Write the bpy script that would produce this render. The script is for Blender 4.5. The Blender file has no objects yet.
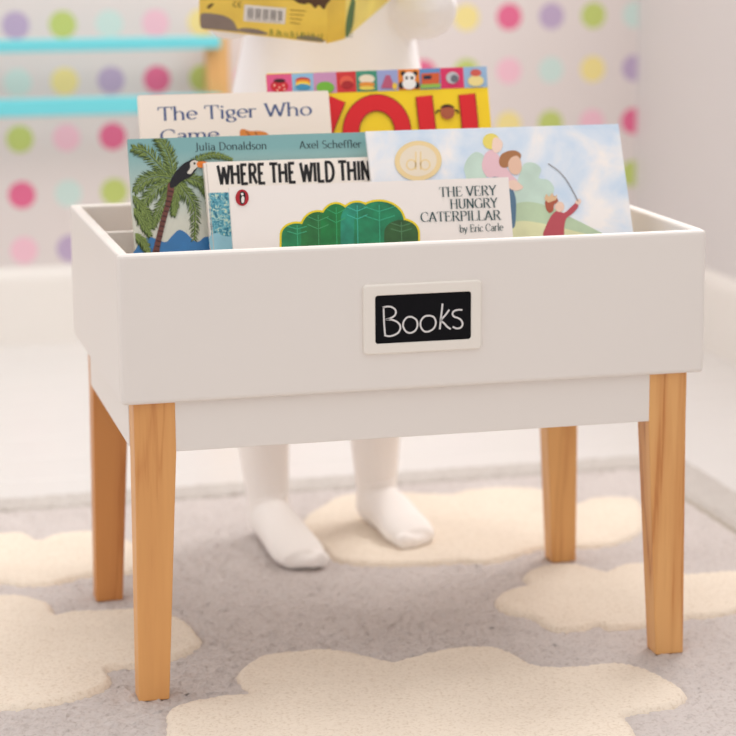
import bpy, bmesh, math, random
import numpy as np
from mathutils import Vector, Matrix, Quaternion

random.seed(7)
rng = np.random.default_rng(7)
scene = bpy.context.scene
col = scene.collection

# ------------------------------------------------------------------ camera
CAM = Vector((-0.27954, -2.14596, 0.79032))
FWD = Vector((0.23654, 0.95095, -0.19890))
YAW, PITCH, ROLL, FPX = 0.24378, 0.20023, -0.00655, 2201.16
FWD = Vector((math.sin(YAW) * math.cos(PITCH), math.cos(YAW) * math.cos(PITCH), -math.sin(PITCH)))
_rt = Vector((math.cos(YAW), -math.sin(YAW), 0))
_up = _rt.cross(FWD)
RGT = _rt * math.cos(ROLL) + _up * math.sin(ROLL)
UPV = -_rt * math.sin(ROLL) + _up * math.cos(ROLL)
cam_data = bpy.data.cameras.new('camera')
cam = bpy.data.objects.new('camera', cam_data)
col.objects.link(cam)
m = Matrix((RGT, UPV, -FWD)).transposed().to_4x4()
m.translation = CAM
cam.matrix_world = m
cam_data.sensor_width = 36.0
cam_data.lens = FPX / 736 * 36.0
cam_data.clip_start = 0.05
cam_data.dof.use_dof = True
cam_data.dof.focus_distance = 2.20
cam_data.dof.aperture_fstop = 4.8
scene.camera = cam

# ------------------------------------------------------------------ light
world = bpy.data.worlds.new('daylight')
scene.world = world
world.use_nodes = True
wb = world.node_tree.nodes['Background']
wb.inputs[0].default_value = (1.0, 0.965, 0.945, 1)
wb.inputs[1].default_value = 0.93


def area(name, loc, target, sx, sy, power, color):
    d = bpy.data.lights.new(name, 'AREA')
    d.shape = 'RECTANGLE'
    d.size, d.size_y, d.energy, d.color = sx, sy, power, color
    o = bpy.data.objects.new(name, d)
    col.objects.link(o)
    o.location = loc
    o.rotation_euler = (Vector(target) - Vector(loc)).to_track_quat('-Z', 'Y').to_euler()
    return o


area('window_daylight', (1.72, 1.40, 2.15), (0.42, 0.25, 0.25), 1.2, 1.0, 38, (1.0, 0.975, 0.955))
area('room_daylight', (-2.3, 1.2, 1.7), (0.2, 0.6, 0.2), 1.8, 1.6, 6, (1.0, 0.985, 0.97))

area('overhead_fill', (0.25, 0.40, 2.42), (0.25, 0.36, 0.0), 0.9, 0.9, 15, (1.0, 0.975, 0.955))  # added fill from above to brighten rims, tops and rug; no actual fitting

scene.view_settings.view_transform = 'Standard'
scene.view_settings.look = 'None'
scene.view_settings.gamma = 1.0
scene.view_settings.use_curve_mapping = False
scene.view_settings.exposure = 0.0


# ------------------------------------------------------------------ helpers
def lin(c):
    """0-255 display colour to linear rgba"""
    r = []
    for v in c[:3]:
        v = v / 255.0
        r.append(v / 12.92 if v <= 0.04045 else ((v + 0.055) / 1.055) ** 2.4)
    return (r[0], r[1], r[2], 1.0)


MATS = {}


def mat(name, color, rough=0.5, bump=None, var=None, spec=0.5, sheen=0.0, sss=0.0):
    """procedural material; bump=(scale,strength,dist), var=(scale,amount)"""
    if name in MATS:
        return MATS[name]
    mt = bpy.data.materials.new(name)
    mt.use_nodes = True
    nt = mt.node_tree
    b = nt.nodes['Principled BSDF']
    b.inputs['Base Color'].default_value = lin(color)
    b.inputs['Roughness'].default_value = rough
    b.inputs['Specular IOR Level'].default_value = spec
    if sheen:
        b.inputs['Sheen Weight'].default_value = sheen
    if sss:
        b.inputs['Subsurface Weight'].default_value = sss
        b.inputs['Subsurface Radius'].default_value = (0.01, 0.006, 0.004)
    tc = nt.nodes.new('ShaderNodeTexCoord')
    if var:
        n = nt.nodes.new('ShaderNodeTexNoise')
        n.inputs['Scale'].default_value = var[0]
        n.inputs['Detail'].default_value = 4
        nt.links.new(tc.outputs['Object'], n.inputs['Vector'])
        r = nt.nodes.new('ShaderNodeValToRGB')
        c = lin(color)
        a = var[1]
        r.color_ramp.elements[0].position = 0.3
        r.color_ramp.elements[1].position = 0.7
        r.color_ramp.elements[0].color = (c[0] * (1 - a), c[1] * (1 - a), c[2] * (1 - a), 1)
        r.color_ramp.elements[1].color = (min(1, c[0] * (1 + a)), min(1, c[1] * (1 + a)), min(1, c[2] * (1 + a)), 1)
        nt.links.new(n.outputs['Fac'], r.inputs['Fac'])
        nt.links.new(r.outputs['Color'], b.inputs['Base Color'])
    if bump:
        n2 = nt.nodes.new('ShaderNodeTexNoise')
        n2.inputs['Scale'].default_value = bump[0]
        n2.inputs['Detail'].default_value = 5
        nt.links.new(tc.outputs['Object'], n2.inputs['Vector'])
        bp = nt.nodes.new('ShaderNodeBump')
        bp.inputs['Strength'].default_value = bump[1]
        bp.inputs['Distance'].default_value = bump[2]
        nt.links.new(n2.outputs['Fac'], bp.inputs['Height'])
        nt.links.new(bp.outputs['Normal'], b.inputs['Normal'])
    MATS[name] = mt
    return mt


def ink(color, rough=0.45):
    return mat('ink_%d_%d_%d' % tuple(int(v) for v in color), color, rough, spec=0.35)


def link(name, me, material=None, parent=None, smooth=False):
    o = bpy.data.objects.new(name, me)
    col.objects.link(o)
    if material is not None and not me.materials:
        me.materials.append(material)
    if smooth:
        for p in me.polygons:
            p.use_smooth = True
    if parent is not None:
        o.parent = parent
    return o


def mesh_obj(name, verts, faces, material, parent=None, smooth=False):
    me = bpy.data.meshes.new(name)
    me.from_pydata([tuple(v) for v in verts], [], faces)
    me.update()
    return link(name, me, material, parent, smooth)


def box_bm(bm, x0, x1, y0, y1, z0, z1, bev=0.0, seg=2):
    r = bmesh.ops.create_cube(bm, size=1.0)
    vs = r['verts']
    for v in vs:
        v.co = Vector(((x0 + x1) / 2 + v.co.x * (x1 - x0), (y0 + y1) / 2 + v.co.y * (y1 - y0), (z0 + z1) / 2 + v.co.z * (z1 - z0)))
    if bev > 0:
        es = list({e for v in vs for e in v.link_edges})
        bmesh.ops.bevel(bm, geom=es, offset=bev, segments=seg, profile=0.5, affect='EDGES')
    return bm


def box(name, x0, x1, y0, y1, z0, z1, material, parent=None, bev=0.0, seg=2):
    bm = bmesh.new()
    box_bm(bm, x0, x1, y0, y1, z0, z1, bev, seg)
    return bm_obj(name, bm, material, parent, smooth=False)


def bm_obj(name, bm, material, parent=None, smooth=False):
    me = bpy.data.meshes.new(name)
    bmesh.ops.recalc_face_normals(bm, faces=bm.faces)
    bm.to_mesh(me)
    bm.free()
    return link(name, me, material, parent, smooth)


def thing(name, label, cat, loc=(0, 0, 0), rot=(0, 0, 0), group=None):
    o = bpy.data.objects.new(name, None)
    o.empty_display_size = 0.05
    col.objects.link(o)
    o.location = loc
    o.rotation_euler = rot
    o['label'] = label
    o['category'] = cat
    if group:
        o['group'] = group
    return o


def struct(o, label=None):
    o['kind'] = 'structure'
    if label:
        o['label'] = label
    return o


def ray(px, py):
    return FWD + RGT * ((px - 368) / FPX) - UPV * ((py - 368) / FPX)


def at_floor(px, py, z=0.0):
    d = ray(px, py)
    return CAM + d * ((z - CAM.z) / d.z)


def at_depth(px, py, y):
    d = ray(px, py)
    return CAM + d * ((y - CAM.y) / d.y)


# ------------------------------------------------------------------ surfaces
def wallpaper():
    """white wallpaper printed with rows of coloured dots, laid out in room metres"""
    mt = bpy.data.materials.new('dotted_wallpaper')
    mt.use_nodes = True
    nt = mt.node_tree
    N, L = nt.nodes, nt.links
    b = N['Principled BSDF']
    b.inputs['Roughness'].default_value = 0.75
    geo = N.new('ShaderNodeNewGeometry')
    sep = N.new('ShaderNodeSeparateXYZ')
    L.new(geo.outputs['Position'], sep.inputs[0])

    def M(op, a, bb=None, c=None):
        n = N.new('ShaderNodeMath')
        n.operation = op
        for i, v in enumerate((a, bb, c)):
            if v is None:
                continue
            if isinstance(v, (int, float)):
                n.inputs[i].default_value = v
            else:
                L.new(v, n.inputs[i])
        return n.outputs[0]
    SX, SZ = 0.0887, 0.1072
    u = M('ADD', M('DIVIDE', M('SUBTRACT', sep.outputs['X'], 0.0930), SX), 60.5)
    v = M('ADD', M('DIVIDE', M('SUBTRACT', 0.602, sep.outputs['Z']), SZ), 50.5)
    fu = M('MULTIPLY', M('SUBTRACT', M('FRACT', u), 0.5), SX)
    fv = M('MULTIPLY', M('SUBTRACT', M('FRACT', v), 0.5), SZ)
    d = M('SQRT', M('ADD', M('MULTIPLY', fu, fu), M('MULTIPLY', fv, fv)))
    mask = M('LESS_THAN', d, 0.0262)
    cu = M('DIVIDE', M('ADD', M('MODULO', M('FLOOR', u), 6), 0.5), 6)
    row = M('MODULO', M('FLOOR', v), 5)
    P, G, B, K, Y, C = (186, 166, 196), (190, 204, 116), (202, 222, 216), (236, 190, 204), (236, 220, 148), (224, 108, 146)
    rows = [[P, G, B, K, Y, C], [B, Y, P, C, G, K], [G, K, C, P, B, Y], [C, B, G, K, P, Y], [K, P, Y, G, C, B]]
    prev = None
    for i, rw in enumerate(rows):
        cr = N.new('ShaderNodeValToRGB')
        cr.color_ramp.interpolation = 'CONSTANT'
        while len(cr.color_ramp.elements) < 6:
            cr.color_ramp.elements.new(0.5)
        for k in range(6):
            cr.color_ramp.elements[k].position = k / 6
        for k in range(6):
            cr.color_ramp.elements[k].color = lin(rw[k])
        L.new(cu, cr.inputs['Fac'])
        if prev is None:
            prev = cr.outputs['Color']
        else:
            mx = N.new('ShaderNodeMix')
            mx.data_type = 'RGBA'
            L.new(M('COMPARE', row, i, 0.3), mx.inputs['Factor'])
            L.new(prev, mx.inputs['A'])
            L.new(cr.outputs['Color'], mx.inputs['B'])
            prev = mx.outputs['Result']
    mx = N.new('ShaderNodeMix')
    mx.data_type = 'RGBA'
    L.new(mask, mx.inputs['Factor'])
    mx.inputs['A'].default_value = lin((222, 213, 210))
    L.new(prev, mx.inputs['B'])
    L.new(mx.outputs['Result'], b.inputs['Base Color'])
    return mt


def pine(name, c1, c2, seed, freq=1.0):
    """honey pine with vertical grain"""
    mt = bpy.data.materials.new(name)
    mt.use_nodes = True
    nt = mt.node_tree
    N, L = nt.nodes, nt.links
    b = N['Principled BSDF']
    b.inputs['Roughness'].default_value = 0.42
    tc = N.new('ShaderNodeTexCoord')
    mp = N.new('ShaderNodeMapping')
    mp.inputs['Location'].default_value = (seed * 0.37, seed * 0.21, seed * 0.11)
    mp.inputs['Scale'].default_value = (1, 1, 0.055)
    L.new(tc.outputs['Object'], mp.inputs['Vector'])
    n1 = N.new('ShaderNodeTexNoise')
    n1.inputs['Scale'].default_value = 26 * freq
    n1.inputs['Detail'].default_value = 3
    n1.inputs['Distortion'].default_value = 0.6
    L.new(mp.outputs[0], n1.inputs['Vector'])
    mlt = N.new('ShaderNodeMath')
    mlt.operation = 'MULTIPLY'
    mlt.inputs[1].default_value = 7.0
    L.new(n1.outputs['Fac'], mlt.inputs[0])
    fr = N.new('ShaderNodeMath')
    fr.operation = 'PINGPONG'
    fr.inputs[1].default_value = 1.0
    L.new(mlt.outputs[0], fr.inputs[0])
    n2 = N.new('ShaderNodeTexNoise')
    n2.inputs['Scale'].default_value = 420
    n2.inputs['Detail'].default_value = 2
    L.new(mp.outputs[0], n2.inputs['Vector'])
    ad = N.new('ShaderNodeMath')
    ad.operation = 'MULTIPLY_ADD'
    ad.inputs[1].default_value = 0.45
    L.new(n2.outputs['Fac'], ad.inputs[0])
    L.new(fr.outputs[0], ad.inputs[2])
    cr = N.new('ShaderNodeValToRGB')
    cr.color_ramp.elements[0].position = 0.15
    cr.color_ramp.elements[1].position = 1.25 if False else 1.0
    cr.color_ramp.elements[0].color = lin(c2)
    cr.color_ramp.elements[1].color = lin(c1)
    e = cr.color_ramp.elements.new(0.42)
    e.color = lin(tuple(0.3 * c2[i] + 0.7 * c1[i] for i in range(3)))
    L.new(ad.outputs[0], cr.inputs['Fac'])
    L.new(cr.outputs['Color'], b.inputs['Base Color'])
    bp = N.new('ShaderNodeBump')
    bp.inputs['Strength'].default_value = 0.08
    bp.inputs['Distance'].default_value = 0.001
    L.new(n2.outputs['Fac'], bp.inputs['Height'])
    L.new(bp.outputs['Normal'], b.inputs['Normal'])
    return mt


def wool(name, color, dark, scale, relief=0.4):
    """cut wool pile: fine dark flecks between tufts, bump relief"""
    mt = bpy.data.materials.new(name)
    mt.use_nodes = True
    nt = mt.node_tree
    N, L = nt.nodes, nt.links
    b = N['Principled BSDF']
    b.inputs['Roughness'].default_value = 0.95
    b.inputs['Specular IOR Level'].default_value = 0.1
    b.inputs['Sheen Weight'].default_value = 0.15
    tc = N.new('ShaderNodeTexCoord')
    n1 = N.new('ShaderNodeTexNoise')
    n1.inputs['Scale'].default_value = scale
    n1.inputs['Detail'].default_value = 6
    n1.inputs['Roughness'].default_value = 0.7
    L.new(tc.outputs['Object'], n1.inputs['Vector'])
    n3 = N.new('ShaderNodeTexNoise')
    n3.inputs['Scale'].default_value = 9
    n3.inputs['Detail'].default_value = 5
    L.new(tc.outputs['Object'], n3.inputs['Vector'])
    cr = N.new('ShaderNodeValToRGB')
    cr.color_ramp.elements[0].position = 0.32
    cr.color_ramp.elements[1].position = 0.50
    cr.color_ramp.elements[0].color = lin(dark)
    cr.color_ramp.elements[1].color = lin(color)
    L.new(n1.outputs['Fac'], cr.inputs['Fac'])
    mx = N.new('ShaderNodeMix')
    mx.data_type = 'RGBA'
    mx.blend_type = 'MULTIPLY'
    mx.inputs['Factor'].default_value = 1.0
    cr2 = N.new('ShaderNodeValToRGB')
    cr2.color_ramp.elements[0].position = 0.3
    cr2.color_ramp.elements[0].color = (0.93, 0.92, 0.915, 1)
    cr2.color_ramp.elements[1].position = 0.7
    cr2.color_ramp.elements[1].color = (1, 1, 1, 1)
    L.new(n3.outputs['Fac'], cr2.inputs['Fac'])
    L.new(cr.outputs['Color'], mx.inputs['A'])
    L.new(cr2.outputs['Color'], mx.inputs['B'])
    L.new(mx.outputs['Result'], b.inputs['Base Color'])
    bp = N.new('ShaderNodeBump')
    bp.inputs['Strength'].default_value = relief
    bp.inputs['Distance'].default_value = 0.003
    L.new(n1.outputs['Fac'], bp.inputs['Height'])
    L.new(bp.outputs['Normal'], b.inputs['Normal'])
    return mt


white_paint = mat('white_satin_paint', (236, 230, 225), 0.38, bump=(60, 0.03, 0.002))
floor_paint = mat('white_floor_paint', (220, 216, 213), 0.3, bump=(25, 0.05, 0.003), var=(2.5, 0.015))
wall_paint = mat('pale_wall_paint', (218, 213, 212), 0.7)
trim_paint = mat('trim_gloss_paint', (238, 233, 227), 0.35)

# ------------------------------------------------------------------ room
FZ = -0.010
WX, WY = 1.341, 2.09
fl = struct(box('floor', -4.0, 4.0, -4.0, 4.0, FZ - 0.10, FZ - 0.021, mat('subfloor', (190, 180, 170), 0.8)), 'white painted plank floor')
plank_me = None
PW = 0.135
n_pl = int(math.ceil((WY + 3.2) / PW))
for i in range(n_pl):
    y1 = WY - i * PW
    if plank_me is None:
        bm = bmesh.new()
        box_bm(bm, -2.6, WX + 0.02, -PW + 0.0016, 0, -0.020, 0, 0.0012, 1)
        pk = bm_obj('plank', bm, floor_paint, fl)
        plank_me = pk.data
    else:
        pk = link('plank', plank_me, None, fl)
    pk.location = (0, y1, FZ)

struct(box('wall_back', -2.6, WX + 0.12, WY, WY + 0.12, FZ - 0.1, 2.5, wallpaper()), 'white wall papered with rows of pastel and bright dots')
# right wall with a window opening high up, outside the view
bm = bmesh.new()
wy0, wy1, wz0, wz1 = 0.55, 1.95, 1.10, 2.42
box_bm(bm, WX, WX + 0.12, -1.0, WY, FZ - 0.1, wz0)
box_bm(bm, WX, WX + 0.12, -1.0, WY, wz1, 2.5)
box_bm(bm, WX, WX + 0.12, -1.0, wy0, wz0, wz1)
box_bm(bm, WX, WX + 0.12, wy1, WY, wz0, wz1)
struct(bm_obj('wall_right', bm, wall_paint), 'plain pale wall')
bm = bmesh.new()
for (a, b_, c_, d_) in ((wy0, wy1, wz0, wz0 + 0.05), (wy0, wy1, wz1 - 0.05, wz1), (wy0, wy0 + 0.05, wz0 + 0.05, wz1 - 0.05), (wy1 - 0.05, wy1, wz0 + 0.05, wz1 - 0.05)):
    box_bm(bm, WX + 0.03, WX + 0.09, a, b_, c_, d_)
win = struct(bm_obj('window_1', bm, trim_paint), 'white window frame')
gm = bpy.data.materials.new('clear_pane')
gm.use_nodes = True
_n, _l = gm.node_tree.nodes, gm.node_tree.links
_t = _n.new('ShaderNodeBsdfTransparent')
_g = _n.new('ShaderNodeBsdfGlossy')
_g.inputs['Roughness'].default_value = 0.02
_m = _n.new('ShaderNodeMixShader')
_m.inputs[0].default_value = 0.06
_l.new(_t.outputs[0], _m.inputs[1])
_l.new(_g.outputs[0], _m.inputs[2])
_l.new(_m.outputs[0], _n['Material Output'].inputs['Surface'])
box('pane', WX + 0.058, WX + 0.062, wy0 + 0.05, wy1 - 0.05, wz0 + 0.05, wz1 - 0.05, gm, win)


def baseboard(name, a, b_, axis):
    prof = [(0, 0), (0.016, 0), (0.016, 0.128), (0.012, 0.140), (0.005, 0.146), (0.0, 0.150)]
    vs, fs = [], []
    for e in (a, b_):
        for (t, z) in prof:
            vs.append((e, WY - t, FZ + z) if axis == 'x' else (WX - t, e, FZ + z))
    n = len(prof)
    for i in range(n - 1):
        fs.append((i, i + 1, n + i + 1, n + i))
    fs += [tuple(range(n)), tuple(range(n, 2 * n))]
    return struct(mesh_obj(name, vs, fs, trim_paint), 'white painted baseboard')


baseboard('baseboard_back', -2.6, WX, 'x')
baseboard('baseboard_right', -1.0, WY - 0.016, 'y')

# ------------------------------------------------------------------ rug
rug = thing('rug', 'grey wool rug with cream cloud motifs and a carved border under the table', 'rug', (0, 0, FZ))
RX0, RX1, RY0, RY1 = -0.95, 0.952, -0.95, 0.888
GX, GY = 0.872, 0.816

CLOUDS = [
    [(-70, 560), (-60, 540), (-30, 530), (0, 533), (21, 532), (31, 536), (40, 540), (52, 535), (70, 532), (90, 531), (115, 534), (134, 543), (150, 553), (150, 563),
     (132, 571), (94, 573), (70, 578), (52, 583), (21, 583), (0, 581), (-30, 586), (-60, 577)],
    [(-80, 650), (-75, 620), (-40, 600), (0, 595), (21, 595), (38, 599), (50, 604), (55, 614), (70, 611), (94, 610), (132, 608.6), (155, 610), (172, 614), (188, 622.6), (198, 635), (201, 640.6),
     (195, 647.6), (174, 657), (139, 664), (115, 666), (106, 669), (110.6, 680), (101, 687.6), (76.5, 696), (45, 702.5), (21, 706), (0, 706), (-40, 708), (-60, 690)],
    [(168, 722), (169, 710), (184.5, 702.7), (213, 696.6), (235, 694), (252, 692.6), (241.5, 681), (238, 673), (248, 663), (266, 654.6), (294.5, 651.4), (323, 649), (347.5, 651.4),
     (372, 656.7), (392, 661.6), (408.6, 657.5), (437, 650.6), (460, 647), (489, 646), (509, 651), (520, 657), (534, 664.5), (558, 667), (591, 664.5), (611, 662.5), (640, 666.5), (664, 677),
     (680.6, 687), (685.5, 695), (676.5, 703), (652, 708), (627.6, 712), (623.5, 716), (631.7, 726), (634, 738), (620, 762), (570, 775), (515, 766), (480, 790), (400, 800), (320, 782), (260, 795), (205, 775), (172, 745)],
    [(496, 601), (499, 594.5), (513.5, 588), (530, 584), (523.6, 576), (532, 569), (554, 564), (579, 564.6), (599, 569.5), (607, 571), (620, 565), (644, 562.6), (668, 565), (684.6, 573.6),
     (713, 572), (740, 571), (765, 576), (775, 590), (762, 604), (736, 609.5), (705, 615), (684.6, 616), (648, 624), (611, 626.6), (597, 623), (579, 628), (558, 629), (546, 624.6), (534, 616.4), (513.5, 612.8), (499, 606)],
    [(303, 526), (308, 514), (322.7, 505.4), (340, 496), (380, 491), (416, 493), (451, 494), (466, 490), (506, 487), (541, 489), (565, 496), (577, 503), (592, 498), (617, 497), (637, 499), (643, 512),
     (639, 530), (612, 543), (577, 545.6), (541, 547), (520, 553), (491, 560.6), (456, 560.6), (416, 563), (365, 563), (335, 558), (325, 548), (308, 538)],
]


def dense(pts, n=6):
    """closed Catmull-Rom through outline points"""
    P = np.array(pts)
    out = []
    k = len(P)
    for i in range(k):
        p0, p1, p2, p3 = P[(i - 1) % k], P[i], P[(i + 1) % k], P[(i + 2) % k]
        for j in range(n):
            t = j / n
            out.append(0.5 * ((2 * p1) + (-p0 + p2) * t + (2 * p0 - 5 * p1 + 4 * p2 - p3) * t * t + (-p0 + 3 * p1 - 3 * p2 + p3) * t ** 3))
    return np.array(out)


def signed(P, poly):
    """signed distance (inside positive) of points P (n,2) to polygon"""
    A = poly
    B = np.roll(poly, -1, axis=0)
    best = np.full(len(P), 1e9)
    ins = np.zeros(len(P), bool)
    for a, b_ in zip(A, B):
        d = b_ - a
        L2 = max(d @ d, 1e-12)
        t = np.clip(((P - a) @ d) / L2, 0, 1)
        q = P - a - t[:, None] * d
        best = np.minimum(best, (q * q).sum(1))
        cond = (a[1] > P[:, 1]) != (b_[1] > P[:, 1])
        xi = a[0] + (P[:, 1] - a[1]) / (d[1] if abs(d[1]) > 1e-12 else 1e-12) * d[0]
        ins ^= cond & (P[:, 0] < xi)
    s = np.sqrt(best)
    return np.where(ins, s, -s)


polys = [dense([tuple(at_floor(x, y, 0.003).xy) for x, y in c]) for c in CLOUDS]
STEP = 0.0045


def grid(x0, x1, y0, y1, step):
    nx, ny = int(round((x1 - x0) / step)) + 1, int(round((y1 - y0) / step)) + 1
    X, Y = np.meshgrid(np.linspace(x0, x1, nx), np.linspace(y0, y1, ny))
    idx = np.arange(nx * ny).reshape(ny, nx)
    F = np.stack([idx[:-1, :-1], idx[:-1, 1:], idx[1:, 1:], idx[1:, :-1]], -1).reshape(-1, 4)
    return np.stack([X.ravel(), Y.ravel()], 1), F, nx, ny


def np_mesh(name, V, F, material, parent):
    me = bpy.data.meshes.new(name)
    me.vertices.add(len(V))
    me.vertices.foreach_set('co', V.astype(np.float32).ravel())
    me.loops.add(F.size)
    me.loops.foreach_set('vertex_index', F.astype(np.int32).ravel())
    me.polygons.add(len(F))
    me.polygons.foreach_set('loop_start', np.arange(0, F.size, F.shape[1], dtype=np.int32))
    me.polygons.foreach_set('loop_total', np.full(len(F), F.shape[1], np.int32))
    me.update(calc_edges=True)
    me.polygons.foreach_set('use_smooth', np.ones(len(F), bool))
    me.validate()
    return link(name, me, material, parent)


grey_wool = wool('grey_wool', (219, 210, 206), (194, 182, 176), 190, 0.8)
border_wool = wool('border_wool', (208, 201, 195), (182, 173, 166), 210, 0.6)
cream_wool = wool('cream_wool', (244, 231, 214), (222, 205, 184), 260)

XY, F, nx, ny = grid(RX0, RX1, RY0, RY1, STEP)
jit = rng.normal(0, STEP * 0.22, XY.shape)
edge = (XY[:, 0] < RX0 + 1e-6) | (XY[:, 0] > RX1 - 1e-6) | (XY[:, 1] < RY0 + 1e-6) | (XY[:, 1] > RY1 - 1e-6)
jit[edge] = 0
Z = np.full(len(XY), 0.0100) + rng.normal(0, 0.0010, len(XY))
gd = np.minimum(np.abs(XY[:, 0] - GX) + 9 * (XY[:, 1] > GY), np.abs(XY[:, 1] - GY) + 9 * (XY[:, 0] > GX))
Z -= 0.0095 * np.exp(-(gd / 0.0100) ** 4)
for pl in polys:
    lo, hi = pl.min(0) - 0.02, pl.max(0) + 0.02
    sel = np.where(((XY > lo) & (XY < hi)).all(1))[0]
    s = signed(XY[sel], pl)
    Z[sel] -= np.where(s > 0, 0.003, 0.0018 * np.exp(-(s / 0.006) ** 2))
de = np.minimum(np.minimum(XY[:, 0] - RX0, RX1 - XY[:, 0]), np.minimum(XY[:, 1] - RY0, RY1 - XY[:, 1]))
Z = np.where(de < 0.006, Z * (0.15 + 0.85 * np.sqrt(np.clip(de / 0.006, 0, 1))), Z)
V = np.concatenate([XY + jit, Z[:, None]], 1)
fc = XY[F].mean(1)
inb = (fc[:, 0] > GX) | (fc[:, 1] > GY)


def sub(V, F, sel):
    f = F[sel]
    u, inv = np.unique(f, return_inverse=True)
    return V[u], inv.reshape(f.shape)


v_, f_ = sub(V, F, ~inb)
np_mesh('pile_field', v_, f_, grey_wool, rug)
v_, f_ = sub(V, F, inb)
np_mesh('carved_border', v_, f_, border_wool, rug)
box('backing', RX0 + 0.002, RX1 - 0.002, RY0 + 0.002, RY1 - 0.002, 0.0002, 0.003, mat('rug_backing', (170, 160, 148), 0.9), rug)
for pl in polys:
    lo, hi = pl.min(0) - 0.012, pl.max(0) + 0.012
    lo = np.maximum(lo, (RX0 + .02, RY0 + .02))
    cxy, cf, _, _ = grid(lo[0], hi[0], lo[1], hi[1], 0.004)
    s = signed(cxy, pl)
    tt = np.clip((s + 0.0035) / 0.0085, 0, 1)
    h = 0.0040 + 0.0105 * np.sin(tt * math.pi / 2) + rng.normal(0, 0.00035, len(cxy))
    cxy = cxy + rng.normal(0, 0.0006, cxy.shape)
    cv = np.concatenate([cxy, h[:, None]], 1)
    keep = (s[cf] > -0.006).all(1)
    v_, f_ = sub(cv, cf, keep)
    np_mesh('cloud_motif', v_, f_, cream_wool, rug)

# ------------------------------------------------------------------ book table
W, D, ZB, ZT = 0.6235, 0.4126, 0.3162, 0.4693
TH = 0.012
EX, EY, LW, LB, LD = 0.0115, 0.011, 0.0425, 0.032, 0.036
ZA = 0.2635
tb = thing('book_table', 'white wooden book box table on four tapered pine legs, chalkboard label on its front', 'table', (0, 0, 0))


def plate(name, x0, x1, y0, y1, z0, z1, bev=0.003, m_=white_paint, par=tb):
    return box(name, x0, x1, y0, y1, z0, z1, m_, par, bev, 3)


plate('front_panel', 0, W, 0, TH, ZB, ZT, 0.0046)
plate('back_panel', 0, W, D - TH, D, ZB, ZT, 0.0032)
plate('side_panel', 0, TH, TH - 0.0005, D - TH + 0.0005, ZB, ZT, 0.0028)
plate('side_panel', W - TH, W, TH - 0.0005, D - TH + 0.0005, ZB, ZT, 0.0028)
plate('box_floor', EX + 0.017, W - EX - 0.017, EY + 0.017, D - EY - 0.017, 0.290, 0.2995, 0)
plate('divider', TH - 0.0005, W - TH + 0.0005, 0.1555, 0.1625, 0.299, 0.430, 0.0015)
plate('divider', TH - 0.0005, W - TH + 0.0005, 0.2990, 0.3060, 0.299, 0.451, 0.0015)
plate('apron', EX + LW - 0.001, W - EX - LW + 0.001, EY + 0.001, EY + 0.016, ZA, ZB + 0.001, 0.001)
plate('apron', EX + LW - 0.001, W - EX - LW + 0.001, D - EY - 0.016, D - EY - 0.001, ZA, ZB + 0.001, 0.001)
plate('apron', EX + 0.001, EX + 0.016, EY + LD - 0.001, D - EY - LD + 0.001, ZA, ZB + 0.001, 0.001)
plate('apron', W - EX - 0.016, W - EX - 0.001, EY + LD - 0.001, D - EY - LD + 0.001, ZA, ZB + 0.001, 0.001)


def leg(sx, sy, material, ox=0.0, oy=0.0):
    xo = (EX if sx < 0 else W - EX) + ox
    yo = (EY if sy < 0 else D - EY) + oy
    dx, dy = -sx, -sy
    bm = bmesh.new()
    rings = []
    for z, w, d, sp in ((0.0, LB, 0.028, 0.003), (ZA, LW, LD, 0), (ZB + 0.001, LW, LD, 0)):
        rings.append([bm.verts.new((xo - dx * sp + dx * a * w, yo + dy * b_ * d, z)) for a, b_ in ((0, 0), (1, 0), (1, 1), (0, 1))])
    for r0, r1 in zip(rings[:-1], rings[1:]):
        for i in range(4):
            bm.faces.new((r0[i], r0[(i + 1) % 4], r1[(i + 1) % 4], r1[i]))
    bm.faces.new(rings[0])
    bm.faces.new(rings[-1])
    bmesh.ops.recalc_face_normals(bm, faces=bm.faces)
    es = [e for e in bm.edges if abs(e.verts[0].co.z - e.verts[1].co.z) > 0.02 or (e.verts[0].co.z < 0.01 and e.verts[1].co.z < 0.01)]
    bmesh.ops.bevel(bm, geom=es, offset=0.0016, segments=2, profile=0.5, affect='EDGES')
    return bm_obj('leg', bm, material, tb)


leg(-1, -1, pine('pine_even_grain', (228, 168, 102), (208, 142, 80), 1, 0.7), 0.002)
leg(1, -1, pine('pine_wavy_grain', (230, 174, 110), (186, 112, 54), 2.4, 1.0), -0.003)
leg(-1, 1, pine('pine_amber', (208, 142, 80), (184, 114, 58), 4, 0.8), 0.002, -0.009)
leg(1, 1, pine('pine_straight', (230, 174, 108), (208, 146, 84), 6.3, 0.9), 0.0005, 0.002)


# ---- flat print helpers -----------------------------------------------------
def arc(cx, cy, rx, ry, a0, a1, n=14):
    return [(cx + rx * math.cos(math.radians(a0 + (a1 - a0) * i / n)), cy + ry * math.sin(math.radians(a0 + (a1 - a0) * i / n))) for i in range(n + 1)]


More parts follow.
